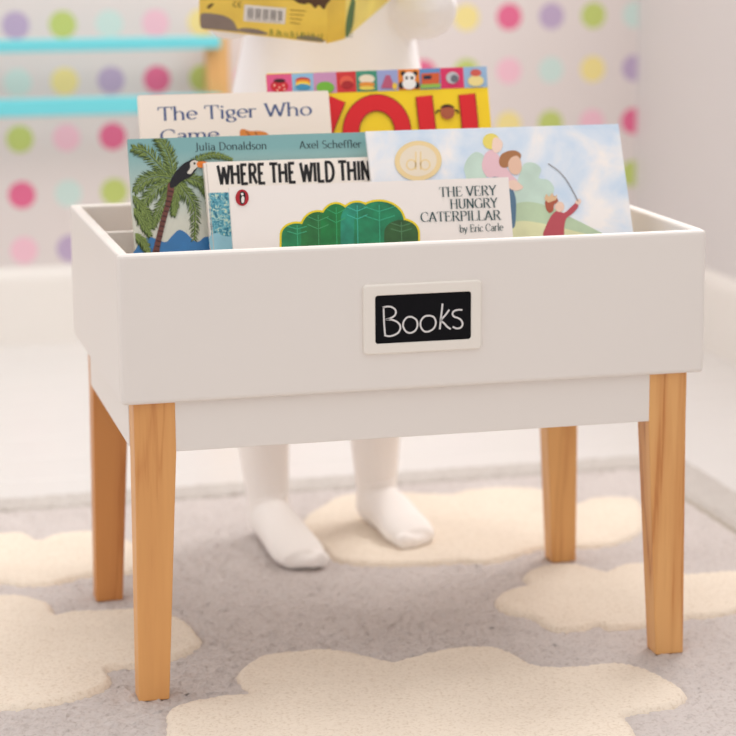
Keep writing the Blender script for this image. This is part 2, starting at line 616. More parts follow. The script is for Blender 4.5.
def strip(pts, wf):
    """ribbon along a 2-D polyline, wf(direction angle) gives the full width"""
    n = len(pts)
    vs, fs = [], []
    closed = n > 3 and abs(pts[0][0] - pts[-1][0]) < 1e-6 and abs(pts[0][1] - pts[-1][1]) < 1e-6
    for i, p in enumerate(pts):
        if closed and i in (0, n - 1):
            a, b_ = pts[-2], pts[1]
        else:
            a, b_ = pts[max(i - 1, 0)], pts[min(i + 1, n - 1)]
        dx, dy = b_[0] - a[0], b_[1] - a[1]
        L_ = math.hypot(dx, dy) or 1
        dx, dy = dx / L_, dy / L_
        w = wf(math.atan2(dy, dx)) / 2
        # mitre on sharp polyline corners
        vs.append((p[0] - dy * w, p[1] + dx * w))
        vs.append((p[0] + dy * w, p[1] - dx * w))
    for i in range(n - 1):
        fs.append((2 * i, 2 * i + 1, 2 * i + 3, 2 * i + 2))
    return vs, fs


SX_ = 0.64
GL = {
    'T': (.72, [[(0, 1), (.7, 1)], [(.35, 0), (.35, 1)]], [(.35, 0)], [[(.02, 1), (.0, .78)], [(.68, 1), (.7, .78)]]),
    'H': (.84, [[(.14, 0), (.14, 1)], [(.68, 0), (.68, 1)], [(.14, .52), (.68, .52)]], [(.14, 0), (.14, 1), (.68, 0), (.68, 1)], []),
    'E': (.70, [[(.14, 0), (.14, 1)], [(.05, 1), (.58, 1)], [(.14, .52), (.46, .52)], [(.05, 0), (.62, 0)]], [], [[(.58, 1), (.6, .8)], [(.46, .62), (.46, .42)], [(.62, 0), (.64, .22)]]),
    'V': (.76, [[(.06, 1), (.38, 0)], [(.38, 0), (.68, 1)]], [(.06, 1), (.68, 1)], []),
    'R': (.78, [[(.14, 0), (.14, 1)], [(.05, 1), (.36, 1)] + arc(.36, .76, .24, .24, 90, -90) + [(.14, .52)], [(.36, .52), (.68, 0)]], [(.14, 0), (.70, 0)], []),
    'Y': (.72, [[(.05, 1), (.35, .48)], [(.35, .48), (.65, 1)], [(.35, .48), (.35, 0)]], [(.05, 1), (.65, 1), (.35, 0)], []),
    'U': (.80, [[(.14, 1), (.14, .3)] + arc(.39, .28, .25, .28, 180, 360) + [(.64, 1)]], [(.14, 1), (.64, 1)], []),
    'N': (.84, [[(.14, 0), (.14, 1)], [(.14, 1), (.68, 0)], [(.68, 0), (.68, 1)]], [(.14, 0), (.68, 1), (.1, 1)], []),
    'G': (.86, [arc(.44, .5, .38, .5, 48, 325, 20), [(.74, .02), (.74, .44)]], [(.72, .44)], [[(.70, .87), (.72, .68)]]),
    'C': (.78, [arc(.44, .5, .38, .5, 45, 318, 20)], [], [[(.70, .85), (.72, .66)]]),
    'A': (.80, [[(.07, 0), (.38, 1)], [(.38, 1), (.70, 0)], [(.18, .33), (.58, .33)]], [(.07, 0), (.70, 0)], []),
    'P': (.68, [[(.14, 0), (.14, 1)], [(.05, 1), (.36, 1)] + arc(.36, .75, .25, .25, 90, -90) + [(.14, .5)]], [(.14, 0)], []),
    'I': (.34, [[(.17, 0), (.17, 1)]], [(.17, 0), (.17, 1)], []),
    'L': (.66, [[(.14, 0), (.14, 1)], [(.05, 0), (.60, 0)]], [(.14, 1)], [[(.60, 0), (.62, .24)]]),
    'W': (1.10, [[(.06, 1), (.31, 0)], [(.31, 0), (.55, .9)], [(.55, .9), (.79, 0)], [(.79, 0), (1.03, 1)]], [(.06, 1), (1.03, 1)], []),
    'J': (.44, [[(.28, 1), (.28, .05)] + arc(.10, .05, .18, .22, 0, -110, 8)], [(.28, 1)], []),
    'D': (.84, [[(.14, 0), (.14, 1)], [(.05, 1), (.34, 1)] + arc(.34, .5, .40, .5, 90, -90, 18) + [(.05, 0)]], [], []),
    'S': (.62, [arc(.30, .75, .22, .25, 40, 262, 12) + arc(.30, .25, .24, .25, 80, -145, 12)], [], []),
    'a': (.54, [[(.44, .50), (.44, .0)], [(.09, .53), (.16, .62), (.28, .64), (.39, .60), (.44, .48)], arc(.26, .19, .18, .19, 0, 360, 18)], [(.47, 0)], []),
    'b': (.60, [[(.10, 1.02), (.10, 0)], arc(.32, .32, .23, .32, 0, 360, 18)], [(.07, 1.02)], []),
    'c': (.52, [arc(.30, .32, .25, .32, 48, 318, 16)], [], []),
    'd': (.64, [[(.52, 1.02), (.52, 0)], arc(.29, .32, .24, .32, 0, 360, 18)], [(.49, 1.02), (.55, 0)], []),
    'e': (.55, [[(.05, .36), (.51, .36)] + arc(.29, .34, .24, .32, 8, 318, 18)], [], []),
    'f': (.38, [[(.17, 0), (.17, .82)] + arc(.33, .82, .16, .2, 180, 40, 8), [(.03, .64), (.34, .64)]], [(.17, 0)], []),
    'g': (.55, [arc(.25, .42, .19, .22, 0, 360, 16), [(.12, .23), (.10, .12), (.2, .07)] + arc(.27, -.12, .22, .17, 80, -275, 18), [(.38, .58), (.52, .64)]], [], []),
    'h': (.66, [[(.11, 1.02), (.11, 0)], [(.11, .45)] + arc(.32, .42, .20, .22, 160, 0, 8) + [(.52, 0)]], [(.08, 1.02), (.11, 0), (.52, 0)], []),
    'i': (.28, [[(.14, .64), (.14, 0)], [(.14, .82), (.14, .94)]], [(.10, .64), (.14, 0)], []),
    'k': (.62, [[(.11, 1.02), (.11, 0)], [(.11, .28), (.5, .64)], [(.24, .4), (.56, 0)]], [(.11, 0)], []),
    'l': (.28, [[(.14, 1.02), (.14, 0)]], [(.11, 1.02), (.14, 0)], []),
    'm': (.98, [[(.11, .64), (.11, 0)], [(.11, .45)] + arc(.30, .42, .18, .22, 160, 0, 8) + [(.48, 0)], [(.48, .45)] + arc(.67, .42, .18, .22, 160, 0, 8) + [(.85, 0)]], [(.08, .64), (.11, 0), (.48, 0), (.85, 0)], []),
    'n': (.66, [[(.11, .64), (.11, 0)], [(.11, .45)] + arc(.32, .42, .20, .22, 160, 0, 8) + [(.52, 0)]], [(.08, .64), (.11, 0), (.52, 0)], []),
    'o': (.60, [arc(.30, .32, .25, .32, 0, 360, 20)], [], []),
    'r': (.44, [[(.11, .64), (.11, 0)], [(.11, .42)] + arc(.29, .44, .18, .2, 165, 50, 6)], [(.08, .64), (.11, 0)], []),
    's': (.44, [arc(.22, .48, .15, .16, 40, 262, 10) + arc(.22, .16, .17, .16, 80, -145, 10)], [], []),
    'u': (.66, [[(.11, .64), (.11, .2)] + arc(.31, .2, .20, .2, 180, 340, 8), [(.51, .64), (.51, 0)]], [(.08, .64), (.48, .64), (.54, 0)], []),
    'x': (.56, [[(.07, .64), (.47, 0)], [(.47, .64), (.07, 0)]], [(.07, .64), (.47, .64), (.07, 0), (.47, 0)], []),
    'y': (.58, [[(.06, .64), (.30, 0)], [(.50, .64), (.22, -.22), (.10, -.28)]], [(.06, .64), (.50, .64)], []),
    ' ': (.34, [], [], []),
}


def lettering(text, thick, thin, serif=0.10, nib=12, track=0.0, bold=None):
    """returns verts, faces, total width in units of cap height"""
    VS, FS = [], []
    x = 0.0

    def wf(a):
        return math.hypot(thick * math.sin(a - math.radians(nib)), thin)
    for ch in text:
        adv, strokes, ser, ticks = GL[ch]
        segs = [(s_, wf) for s_ in strokes]
        if serif > 0:
            segs += [([(a - serif, b_), (a + serif, b_)], lambda a: thin) for a, b_ in ser]
            segs += [(t, lambda a: thin * 1.3) for t in ticks]
        for pts, w in segs:
            v, f = strip(pts, w)
            o = len(VS)
            VS += [(p[0] + x, p[1]) for p in v]
            FS += [tuple(i + o for i in q) for q in f]
        x += adv + track
    return VS, FS, x - track


class Print:
    """a flat printed face: pixel measurements are taken onto the face's own plane once"""

    def __init__(self, root, x0, normal_offset=0.00018):
        self.root = root
        self.k = 0
        self.inv = None
        self.off = normal_offset

    def setup(self, M):
        self.M = M                        # local -> world (face in local XZ plane, y = 0, outward -y)
        self.inv = M.inverted()

    def loc(self, px, py):
        o = self.inv @ CAM
        d = self.inv.to_3x3() @ ray(px, py)
        t = -o.y / d.y
        q = o + d * t
        return (q.x, q.z)

    def emit(self, name, vs, fs, color, lift=None):
        self.k += 1
        y = -(self.off + 0.00004 * self.k)
        m_ = color if isinstance(color, bpy.types.Material) else ink(color)
        o = mesh_obj(name, [(a, y, b_) for a, b_ in vs], fs, m_, self.root)
        return o

    def poly(self, name, pts, color):
        v = [self.loc(*p) for p in pts]
        return self.emit(name, v, [tuple(range(len(v)))], color)

    def blob(self, name, pts, color, n=5):
        return self.poly(name, [tuple(p) for p in dense(pts, n)], color)

    def oval(self, name, cx, cy, rx, ry, color, rot=0, n=28):
        c, s = math.cos(math.radians(rot)), math.sin(math.radians(rot))
        return self.poly(name, [(cx + rx * math.cos(t) * c - ry * math.sin(t) * s, cy + rx * math.cos(t) * s + ry * math.sin(t) * c) for t in [2 * math.pi * i / n for i in range(n)]], color)

    def lines(self, name, plist, width, color):
        """several strokes as one printed mark"""
        VS, FS = [], []
        for pts in plist:
            v, f = strip(pts, lambda a: width)
            o = len(VS)
            VS += [self.loc(*p) for p in v]
            FS += [tuple(i + o for i in q) for q in f]
        return self.emit(name, VS, FS, color)

    def text(self, name, txt, p0, p1, cap, color, thick=.16, thin=.04, serif=.1, track=0.0, nib=12):
        """baseline from pixel p0 to p1, cap height in pixels"""
        VS, FS, w = lettering(txt, thick, thin, serif, nib, track)
        out = []
        for a, b_ in VS:
            t = a / w
            bx, by = p0[0] + (p1[0] - p0[0]) * t, p0[1] + (p1[1] - p0[1]) * t
            out.append(self.loc(bx - 0.055 * b_ * cap, by - b_ * cap))
        return self.emit(name, out, FS, color)


# ---- chalkboard label on the front panel
fr_y = -0.0048
lx0, lx1, lz0, lz1 = 0.2490, 0.3744, 0.3558, 0.4283
cx0, cx1, cz0, cz1 = 0.2612, 0.3631, 0.3668, 0.4168
bm = bmesh.new()


def rrect(x0, x1, z0, z1, r, n=5):
    out = []
    for cx, cz, a in ((x1 - r, z1 - r, 0), (x0 + r, z1 - r, 90), (x0 + r, z0 + r, 180), (x1 - r, z0 + r, 270)):
        out += [(cx + r * math.cos(math.radians(a + 90 * i / n)), cz + r * math.sin(math.radians(a + 90 * i / n))) for i in range(n + 1)]
    return out


o_ = rrect(lx0, lx1, lz0, lz1, 0.004)
o2 = rrect(lx0 + .0015, lx1 - .0015, lz0 + .0015, lz1 - .0015, 0.003)
i2 = rrect(cx0 - .0008, cx1 + .0008, cz0 - .0008, cz1 + .0008, 0.0036)
i_ = rrect(cx0, cx1, cz0, cz1, 0.0030)
rings = [(o_, 0.0005), (o_, fr_y + 0.0012), (o2, fr_y), (i2, fr_y), (i_, fr_y + 0.0008), (i_, fr_y + 0.0022)]
vr = [[bm.verts.new((a, y, b_)) for a, b_ in r] for r, y in rings]
nn = len(o_)
for r0, r1 in zip(vr[:-1], vr[1:]):
    for i in range(nn):
        bm.faces.new((r0[i], r0[(i + 1) % nn], r1[(i + 1) % nn], r1[i]))
holder = bm_obj('label_frame', bm, mat('label_frame_paint', (240, 234, 226), 0.4), tb)
board_y = fr_y + 0.0020
cb = mesh_obj('chalkboard', [(a, board_y, b_) for a, b_ in i_], [tuple(range(nn))], mat('blackboard_paint', (12, 12, 17), 0.7, bump=(400, 0.1, 0.0005), spec=0.15), holder)
pr = Print(holder, 0)
pr.setup(Matrix.Translation((0, board_y, 0)))


def chalk(x, y):
    return (345 + x / 4.748, 265 + y / 4.748)


hand = [
    [(183, 200), (184, 240), (186, 285), (190, 330)],
    [(178, 202), (200, 197), (222, 200), (238, 212), (241, 228), (232, 243), (212, 254), (194, 259), (218, 259), (244, 268), (260, 284), (262, 303), (252, 321), (232, 333), (208, 338), (186, 333)],
    [(318, 246), (296, 248), (279, 267), (276, 292), (290, 316), (312, 322), (334, 310), (344, 285), (338, 260), (318, 246)],
    [(402, 240), (378, 244), (360, 266), (360, 294), (377, 315), (401, 314), (423, 298), (431, 272), (422, 248), (402, 240)],
    [(463, 183), (459, 220), (454, 262), (450, 305)],
    [(495, 212), (476, 238), (456, 262), (470, 276), (486, 294), (502, 304)],
    [(557, 213), (536, 213), (517, 219), (510, 232), (518, 245), (538, 252), (553, 264), (558, 281), (549, 297), (530, 301), (511, 293)],
]


def open_cr(pts, n=5):
    P = [np.array(p, float) for p in pts]
    P = [2 * P[0] - P[1]] + P + [2 * P[-1] - P[-2]]
    out = []
    for i in range(1, len(P) - 2):
        p0, p1, p2, p3 = P[i - 1:i + 3]
        for j in range(n):
            t = j / n
            out.append(tuple(0.5 * ((2 * p1) + (-p0 + p2) * t + (2 * p0 - 5 * p1 + 4 * p2 - p3) * t * t + (-p0 + 3 * p1 - 3 * p2 + p3) * t ** 3)))
    out.append(tuple(P[-2]))
    return out


chalk_o = pr.lines('chalk_lettering', [[chalk(*p) for p in open_cr(s_)] for s_ in hand], 1.8, mat('white_chalk', (220, 218, 218), 0.9))
chalk_o.location = (0, board_y, 0)


# ------------------------------------------------------------------ books in the box
def book(label, x0, x1, ztop, yrim, lean, thick, cover_mat, round_c=0.0, spine_mat=None, zbase=0.2998, name='picture_book'):
    th = math.radians(lean)
    h = (ztop - zbase) / math.cos(th)
    y_b = yrim + (zbase - 0.469) * math.tan(th)
    lift = thick * math.sin(th)
    root = thing(name, label, 'book', (x0, y_b + 0, zbase + lift), (-th, 0, 0), 'picture books in the box')
    w = x1 - x0
    h -= lift / math.cos(th)
    ct = min(0.0016, thick * 0.25)

    def board(nm, y0, y1, m_):
        bm = bmesh.new()
        if round_c > 0:
            rr = rrect(0, w, 0, h, round_c, 4)
        else:
            rr = [(w, h), (0, h), (0, 0), (w, 0)]
        a = [bm.verts.new((p[0], y0, p[1])) for p in rr]
        b_ = [bm.verts.new((p[0], y1, p[1])) for p in rr]
        bm.faces.new(a)
        bm.faces.new(b_)
        for i in range(len(rr)):
            bm.faces.new((a[i], a[(i + 1) % len(rr)], b_[(i + 1) % len(rr)], b_[i]))
        return bm_obj(nm, bm, m_, root)
    board('front_cover', 0, ct, cover_mat)
    board('back_cover', thick - ct, thick, cover_mat)
    ins = 0.0035 if round_c > 0 else 0.0006
    box('page_block', 0.001, w - ins, ct, thick - ct, ins, h - ins, mat('book_paper', (238, 230, 214), 0.8), root)
    box('spine', 0, 0.0012, ct * 0.9, thick - ct * 0.9, 0.0003, h - 0.0003, spine_mat or cover_mat, root)
    p = Print(root, x0)
    p.setup(Matrix.Translation((x0, y_b, zbase + lift)) @ Matrix.Rotation(-th, 4, 'X'))
    return p


# 1 -- white landscape picture book with green leaf shapes
pale_cover = mat('glossy_white_cover', (247, 239, 234), 0.35)
b1 = book('white landscape picture book with rounded green shapes, just behind the front panel', 0.1297, 0.4322, 0.522, 0.075, 15.9, 0.0045, pale_cover)
GY_, LF = (240, 214, 40), [(24, 130, 78), (30, 112, 52), (12, 122, 56), (28, 140, 112), (18, 128, 84), (44, 88, 40)]
leaves = [((297, 236), 15.5, 12.5), ((318, 232), 17, 20), ((336, 226), 15.5, 22), ((357, 222), 16.5, 19.5), ((379, 224), 25, 22.5), ((401, 234), 17, 14)]


def leaf_pts(c, rx, ry, g):
    """upper part of a rounded leaf growing out of the box rim line"""
    out = []
    for i in range(25):
        t = math.pi * i / 24
        out.append((c[0] - (rx + g) * math.cos(t), c[1] - (ry + g) * math.sin(t) ** 0.9))
    return out + [(c[0] + rx + g, 262), (c[0] - rx - g, 262)]


for c, rx, ry in leaves:
    b1.poly('yellow_edge', leaf_pts(c, rx, ry, 2.0), GY_)
for (c, rx, ry), colr in zip(leaves, LF):
    mt = mat('leaf_paint_%d' % colr[0], colr, 0.4, var=(55, 0.35))
    b1.poly('green_leaf', leaf_pts(c, rx, ry, 0), mt)
for (c, rx, ry), colr in zip(leaves, LF):
    mid = (colr[0] + 44, colr[1] + 48, colr[2] + 52)
    vein = [[(c[0], c[1] - ry * 0.85), (c[0] + 1, 255)]]
    for k in (-1, 1):
        for q in (0.15, 0.55):
            vein.append([(c[0], c[1] - ry * q), (c[0] + k * rx * 0.62, c[1] - ry * (q + 0.22))])
    b1.lines('leaf_vein', vein, 0.8, mid)
b1.oval('logo_oval', 242, 197.8, 6.6, 8.2, (176, 30, 44))
b1.blob('logo_bird_body', [(242.2, 191.5), (245, 193.5), (245.2, 199), (243.4, 204), (240.6, 204), (239.4, 198), (240, 193)], (24, 20, 22))
b1.blob('logo_bird_belly', [(242.6, 196.2), (244.2, 198), (243.6, 202.6), (241.6, 202.8), (241.2, 198.5)], (238, 232, 226))
b1.blob('logo_bird_face', [(240.6, 193.6), (242.6, 192.9), (243.4, 194.6), (241.6, 195.6)], (238, 232, 226))
TEAL = (44, 78, 82)
b1.text('title_lettering', 'THE VERY', (439.5, 197.0), (496.3, 195.0), 9.4, TEAL, .13, .032, .13)
b1.text('title_lettering', 'HUNGRY', (450.0, 208.9), (497.6, 207.4), 9.4, TEAL, .13, .032, .13)
b1.text('title_lettering', 'CATERPILLAR', (420.5, 222.0), (501.0, 219.8), 9.4, TEAL, .13, .032, .13)
b1.text('author_lettering', 'by Eric Carle', (459.5, 232.6), (503.0, 230.6), 7.2, TEAL, .11, .05, .08)

# 2 -- watercolour sky book
mt = bpy.data.materials.new('watercolour_sky_cover')
mt.use_nodes = True
nt = mt.node_tree
tc = nt.nodes.new('ShaderNodeTexCoord')
nz = nt.nodes.new('ShaderNodeTexNoise')
nz.inputs['Scale'].default_value = 14
nz.inputs['Detail'].default_value = 5
nz.inputs['Distortion'].default_value = 0.4
nt.links.new(tc.outputs['Object'], nz.inputs['Vector'])
cr = nt.nodes.new('ShaderNodeValToRGB')
cr.color_ramp.elements[0].position = 0.36
cr.color_ramp.elements[0].color = lin((192, 216, 240))
cr.color_ramp.elements[1].position = 0.62
cr.color_ramp.elements[1].color = lin((248, 243, 240))
e = cr.color_ramp.elements.new(0.5)
e.color = lin((222, 232, 244))
nt.links.new(nz.outputs['Fac'], cr.inputs['Fac'])
nt.links.new(cr.outputs['Color'], nt.nodes['Principled BSDF'].inputs['Base Color'])
nt.nodes['Principled BSDF'].inputs['Roughness'].default_value = 0.35
sky_cover = mt
b2 = book('landscape picture book with a pale blue watercolour sky and small painted family', 0.2923, 0.5806, 0.5688, 0.112, 24.35, 0.005, sky_cover)


def wash(name, colr, colr2, sc=30):
    if name in MATS:
        return MATS[name]
    mm = mat(name, colr, 0.4, var=(sc, 0.10))
    return mm


hill = wash('hill_wash', (186, 206, 172), None)
grass = wash('grass_wash', (222, 222, 176), None)
treew = wash('tree_wash', (198, 220, 206), None)
b2.blob('painted_tree', [(466, 178), (464, 168), (468, 158), (476, 152), (484, 156), (487, 166), (486, 182), (484, 200), (470, 200)], treew)
b2.blob('painted_tree', [(512, 215), (514, 195), (519, 176), (524, 164), (534, 163), (541, 169), (539, 178), (548, 180), (554, 188), (551, 198), (545, 204), (536, 215)], treew)
b2.blob('painted_hill', [(508, 240), (508, 210), (515, 204), (530, 202), (550, 207), (570, 217), (590, 227), (606, 236), (606, 242), (560, 245)], hill)
b2.blob('painted_grass', [(505, 246), (506, 228), (520, 221), (545, 224), (570, 230), (590, 235), (602, 240), (590, 245), (550, 247)], grass)
# figures: simple painted people, one carried on another's shoulders, one waving a stick
b2.blob('painted_trousers', [(493, 176), (500, 175), (508, 180), (513, 190), (516, 202), (515, 225), (511, 226), (508, 205), (502, 198), (496, 186)], (92, 122, 148))
b2.blob('painted_jumper', [(486, 153), (492, 150), (499, 156), (505, 166), (512, 175), (518, 182), (514, 186), (505, 180), (496, 177), (487, 177), (482, 168), (483, 159)], (234, 194, 202))
b2.oval('painted_hair', 491, 141.5, 8.4, 8.0, (236, 218, 110))
b2.blob('painted_face', [(493, 139), (498, 138), (502.5, 143), (501, 150), (496, 153), (492, 149)], (244, 214, 198))
b2.blob('painted_hair', [(499, 160), (502, 154), (509, 151), (516, 151), (521, 155), (518, 162), (511, 165), (505, 168), (500, 166)], (172, 118, 78))
b2.blob('painted_face', [(511, 158), (517, 156), (521, 162), (521, 171), (516, 175), (510, 172), (508, 164)], (232, 192, 168))
b2.blob('painted_hand', [(508, 182), (514, 180), (520, 184), (523, 188), (516, 191), (509, 188)], (240, 208, 190))
b2.blob('painted_coat', [(551, 216), (557, 211), (564, 213), (570, 208), (576, 203), (578, 207), (572, 214), (566, 219), (564, 228), (563, 236), (552, 237), (543, 236), (546, 226)], (188, 82, 92))
b2.oval('painted_face', 559.5, 207, 4.6, 5.2, (240, 206, 186))
b2.blob('painted_hair', [(546, 209), (545, 202), (549, 197), (554, 196), (558, 201), (554, 205), (553, 211), (549, 213)], (176, 92, 70))
b2.poly('painted_crown', [(544, 199), (546, 194), (549, 197), (552, 193), (554, 197), (557, 195), (556, 200), (548, 203)], (226, 190, 150))
b2.blob('painted_hand', [(575, 202), (579, 199), (581, 202), (578, 205)], (240, 206, 186))
b2.lines('painted_stick', [open_cr([(578, 202), (573, 192), (566, 180), (558, 171), (548, 164)])], 0.8, (120, 110, 110))
seal = mat('gold_foil', (238, 212, 158), 0.35)
b2.oval('gold_seal', 418, 161, 23.5, 20, seal, -4, 40)
b2.oval('gold_seal_centre', 418, 161, 18.5, 15.5, mat('gold_foil_pale', (236, 222, 200), 0.4), -4, 40)
b2.lines('seal_letters', [arc(411, 165, 4.6, 5, 0, 360, 16), [(415.6, 152), (415.6, 170)], arc(425, 165, 4.6, 5, 0, 360, 16), [(420.4, 152), (420.4, 170)]], 1.6, seal)

# 3 -- white hardcover with black block title
b3 = book('white hardcover with bold black block title and teal picture panel', 0.1154, 0.3420, 0.541, 0.130, 22.0, 0.009, mat('matt_white_cover', (248, 238, 228), 0.4), 0.004, name='hardcover_book')
k_ = lettering('WHERE THE WILD THINGS', .1, .1, 0)[2] / lettering('WHERE THE WILD THIN', .1, .1, 0)[2]
b3.text('title_lettering', 'WHERE THE WILD THINGS', (218.0, 184.6), (218 + 153.0 * k_, 184.6 - 4.8 * k_), 19.0, (34, 32, 34), .20, .16, 0.0, 0.0, 0)
mt = bpy.data.materials.new('teal_foliage_print')
mt.use_nodes = True
nt = mt.node_tree
tc = nt.nodes.new('ShaderNodeTexCoord')
nz = nt.nodes.new('ShaderNodeTexNoise')
nz.inputs['Scale'].default_value = 230
nz.inputs['Detail'].default_value = 4
nz.inputs['Distortion'].default_value = 1.5
nt.links.new(tc.outputs['Object'], nz.inputs['Vector'])
cr = nt.nodes.new('ShaderNodeValToRGB')
cr.color_ramp.elements[0].position = 0.36
cr.color_ramp.elements[0].color = lin((36, 104, 128))
cr.color_ramp.elements[1].position = 0.64
cr.color_ramp.elements[1].color = lin((214, 226, 196))
e = cr.color_ramp.elements.new(0.5)
e.color = lin((96, 176, 196))
nt.links.new(nz.outputs['Fac'], cr.inputs['Fac'])
nt.links.new(cr.outputs['Color'], nt.nodes['Principled BSDF'].inputs['Base Color'])
nt.nodes['Principled BSDF'].inputs['Roughness'].default_value = 0.4
b3.poly('picture_panel', [(208.0, 193.0), (300, 190), (303, 258), (213, 260)], mt)
b3.blob('painted_pond', [(209, 238), (216, 233), (224, 236), (240, 240), (240, 262), (213, 262), (211, 250)], wash('pond_wash', (150, 200, 216), None))
b3.lines('hinge_crease', [[(206.2, 163.5), (214.0, 252)]], 0.7, (206, 196, 186))

# 4 -- palm tree book
cov4 = mat('misty_green_cover', (122, 164, 164), 0.4)
mt = bpy.data.materials.new('misty_lagoon_cover')
mt.use_nodes = True
nt = mt.node_tree
tc = nt.nodes.new('ShaderNodeTexCoord')
sp = nt.nodes.new('ShaderNodeSeparateXYZ')
nt.links.new(tc.outputs['Object'], sp.inputs[0])
cr = nt.nodes.new('ShaderNodeValToRGB')
cr.color_ramp.elements[0].position = 0.185
cr.color_ramp.elements[0].color = lin((216, 216, 202))
cr.color_ramp.elements[1].position = 0.262
cr.color_ramp.elements[1].color = lin((128, 176, 178))
nt.links.new(sp.outputs['Z'], cr.inputs['Fac'])
nt.links.new(cr.outputs['Color'], nt.nodes['Principled BSDF'].inputs['Base Color'])
nt.nodes['Principled BSDF'].inputs['Roughness'].default_value = 0.4
b4 = book('green picture book with a palm tree, perched bird and blue hills', 0.0382, 0.3100, 0.5657, 0.152, 16.46, 0.0065, mt)
b4.text('author_lettering', 'Julia Donaldson', (195, 150.5), (267, 149.0), 7.5, (58, 78, 82), .12, .07, .06, 0.05)
b4.text('author_lettering', 'Axel Scheffler', (299.5, 148.6), (361.5, 147.6), 7.5, (58, 78, 82), .12, .07, .06, 0.05)
b4.blob('painted_hill', [(137, 262), (137, 247), (143, 240), (150, 237), (158, 240), (166, 242), (172, 236), (179, 230), (186, 233), (192, 239), (198, 242), (205, 237), (212, 240), (214, 262)], wash('hill_blue', (52, 122, 182), None, 45))


def frond(name, pts, n, ln, colr, k0=0.15):
    """feather palm frond: curved rib with leaflets on both sides"""
    P = open_cr(pts, 8)
    VS, FS = [], []
    m_ = len(P) - 1
    for j in range(n):
        t = (j + 0.5) / n
        f = t * m_
        i = min(int(f), m_ - 1)
        g = f - i
        x, y = P[i][0] * (1 - g) + P[i + 1][0] * g, P[i][1] * (1 - g) + P[i + 1][1] * g
        dx, dy = P[i + 1][0] - P[i][0], P[i + 1][1] - P[i][1]
        L_ = math.hypot(dx, dy)
        dx, dy = dx / L_, dy / L_
        ll = ln * (0.45 + 1.1 * math.sin(math.pi * (0.15 + 0.8 * t))) / 1.5
        for s_ in (-1, 1):
            a = math.atan2(dy, dx) + s_ * math.radians(40 + 16 * random.random())
            l2 = ll * (0.8 + 0.4 * random.random())
            ex, ey = x + l2 * math.cos(a), y + l2 * math.sin(a) + l2 * 0.15
            nx_, ny_ = -math.sin(a), math.cos(a)
            o = len(VS)
            mx_, my_ = (x + ex) / 2, (y + ey) / 2
            w = 0.85 if k0 < 0.3 else 0.5
            VS += [(x, y), (mx_ + nx_ * w, my_ + ny_ * w), (ex, ey), (mx_ - nx_ * w, my_ - ny_ * w)]
            FS.append((o, o + 1, o + 2, o + 3))
    v, f = strip(P, lambda a: 0.9)
    o = len(VS)
    VS += v
    FS += [tuple(q + o for q in ff) for ff in f]
    lim = [(max(128.6 + (y - 138.5) * 0.067, x), max(y, 139.2 - (x - 127) * .022)) for x, y in VS]
    return b4.emit(name, [b4.loc(*p) for p in lim], FS, colr)


DK, LT = (66, 86, 42), (136, 156, 84)
for pts, ln in (([(172, 176), (160, 166), (146, 152), (132, 148)], 11), ([(173, 175), (170, 160), (164, 146), (156, 136)], 11), ([(172, 178), (158, 176), (144, 180), (134, 192)], 11),
                ([(172, 180), (160, 186), (148, 196), (138, 212)], 10), ([(173, 180), (166, 196), (158, 212), (152, 228)], 9), ([(176, 180), (184, 190), (194, 208), (194, 240)], 10),
                ([(178, 178), (190, 178), (202, 184), (210, 204)], 9), ([(176, 181), (176, 192), (174, 204), (173, 216)], 7), ([(132, 196), (140, 206), (146, 214), (150, 228)], 8),
                ([(130, 208), (138, 216), (144, 226), (150, 236)], 7), ([(133, 234), (138, 238), (144, 244), (148, 254)], 7), ([(178, 176), (196, 160), (214, 155), (232, 160)], 6)):
    frond('palm_frond', pts, 30, ln, DK)
    frond('palm_frond', [(x + .8, y - .6) for x, y in pts], 20, ln * 0.9, LT, 0.5)
b4.blob('palm_trunk', [(168, 184), (173, 184), (174, 190), (170, 206), (165, 224), (160, 246), (158, 260), (151, 260), (154, 246), (160, 222), (166, 200)], (112, 66, 58))
b4.lines('trunk_rings', [[(168 - i * 1.15, 191 + i * 5), (173 - i * 1.2, 192 + i * 5)] for i in range(13)], 1.4, (66, 36, 36))
b4.blob('painted_bird_body', [(170, 182), (174, 174), (182, 165), (190, 160.5), (196, 160), (198, 164), (196, 170), (190, 177), (182, 181), (175, 187), (170, 188)], (28, 26, 32))
b4.blob('painted_bird_face', [(190, 163), (194, 160.5), (198, 162), (198.5, 166), (194, 170), (190.5, 174), (187, 173), (190, 168)], (226, 218, 206))
b4.blob('painted_beak', [(197, 162.5), (203, 161.5), (208, 163), (209, 166), (202, 168), (197.5, 167)], (240, 132, 50))
b4.oval('painted_eye', 194.2, 163.6, 1.1, 1.2, (40, 28, 22))

# 5 -- cream book, blue serif title
b5 = book('tall cream picture book with blue serif title beside the yellow book', 0.0682, 0.2856, 0.602, 0.262, 18.1, 0.010, mat('cream_cover', (250, 236, 224), 0.45), 0.002)
BL = (74, 92, 140)
b5.text('title_lettering', 'The Tiger Who', (158.5, 120.6), (312, 115.0), 13.0, BL, .115, .05, .09, 0.03)
b5.text('title_lettering', 'Came', (160.5, 142.0), (219, 139.5), 12.0, BL, .115, .05, .09, 0.03)
b5.blob('painted_orange_patch', [(241, 137), (240, 131), (243, 129), (250, 131), (260, 131), (268, 134), (270, 142), (252, 144)], (226, 136, 62))
b5.lines('painted_dark_stripe', [[(246, 131.5), (250, 136)], [(255, 131.5), (257, 135.5)]], 0.9, (120, 66, 40))

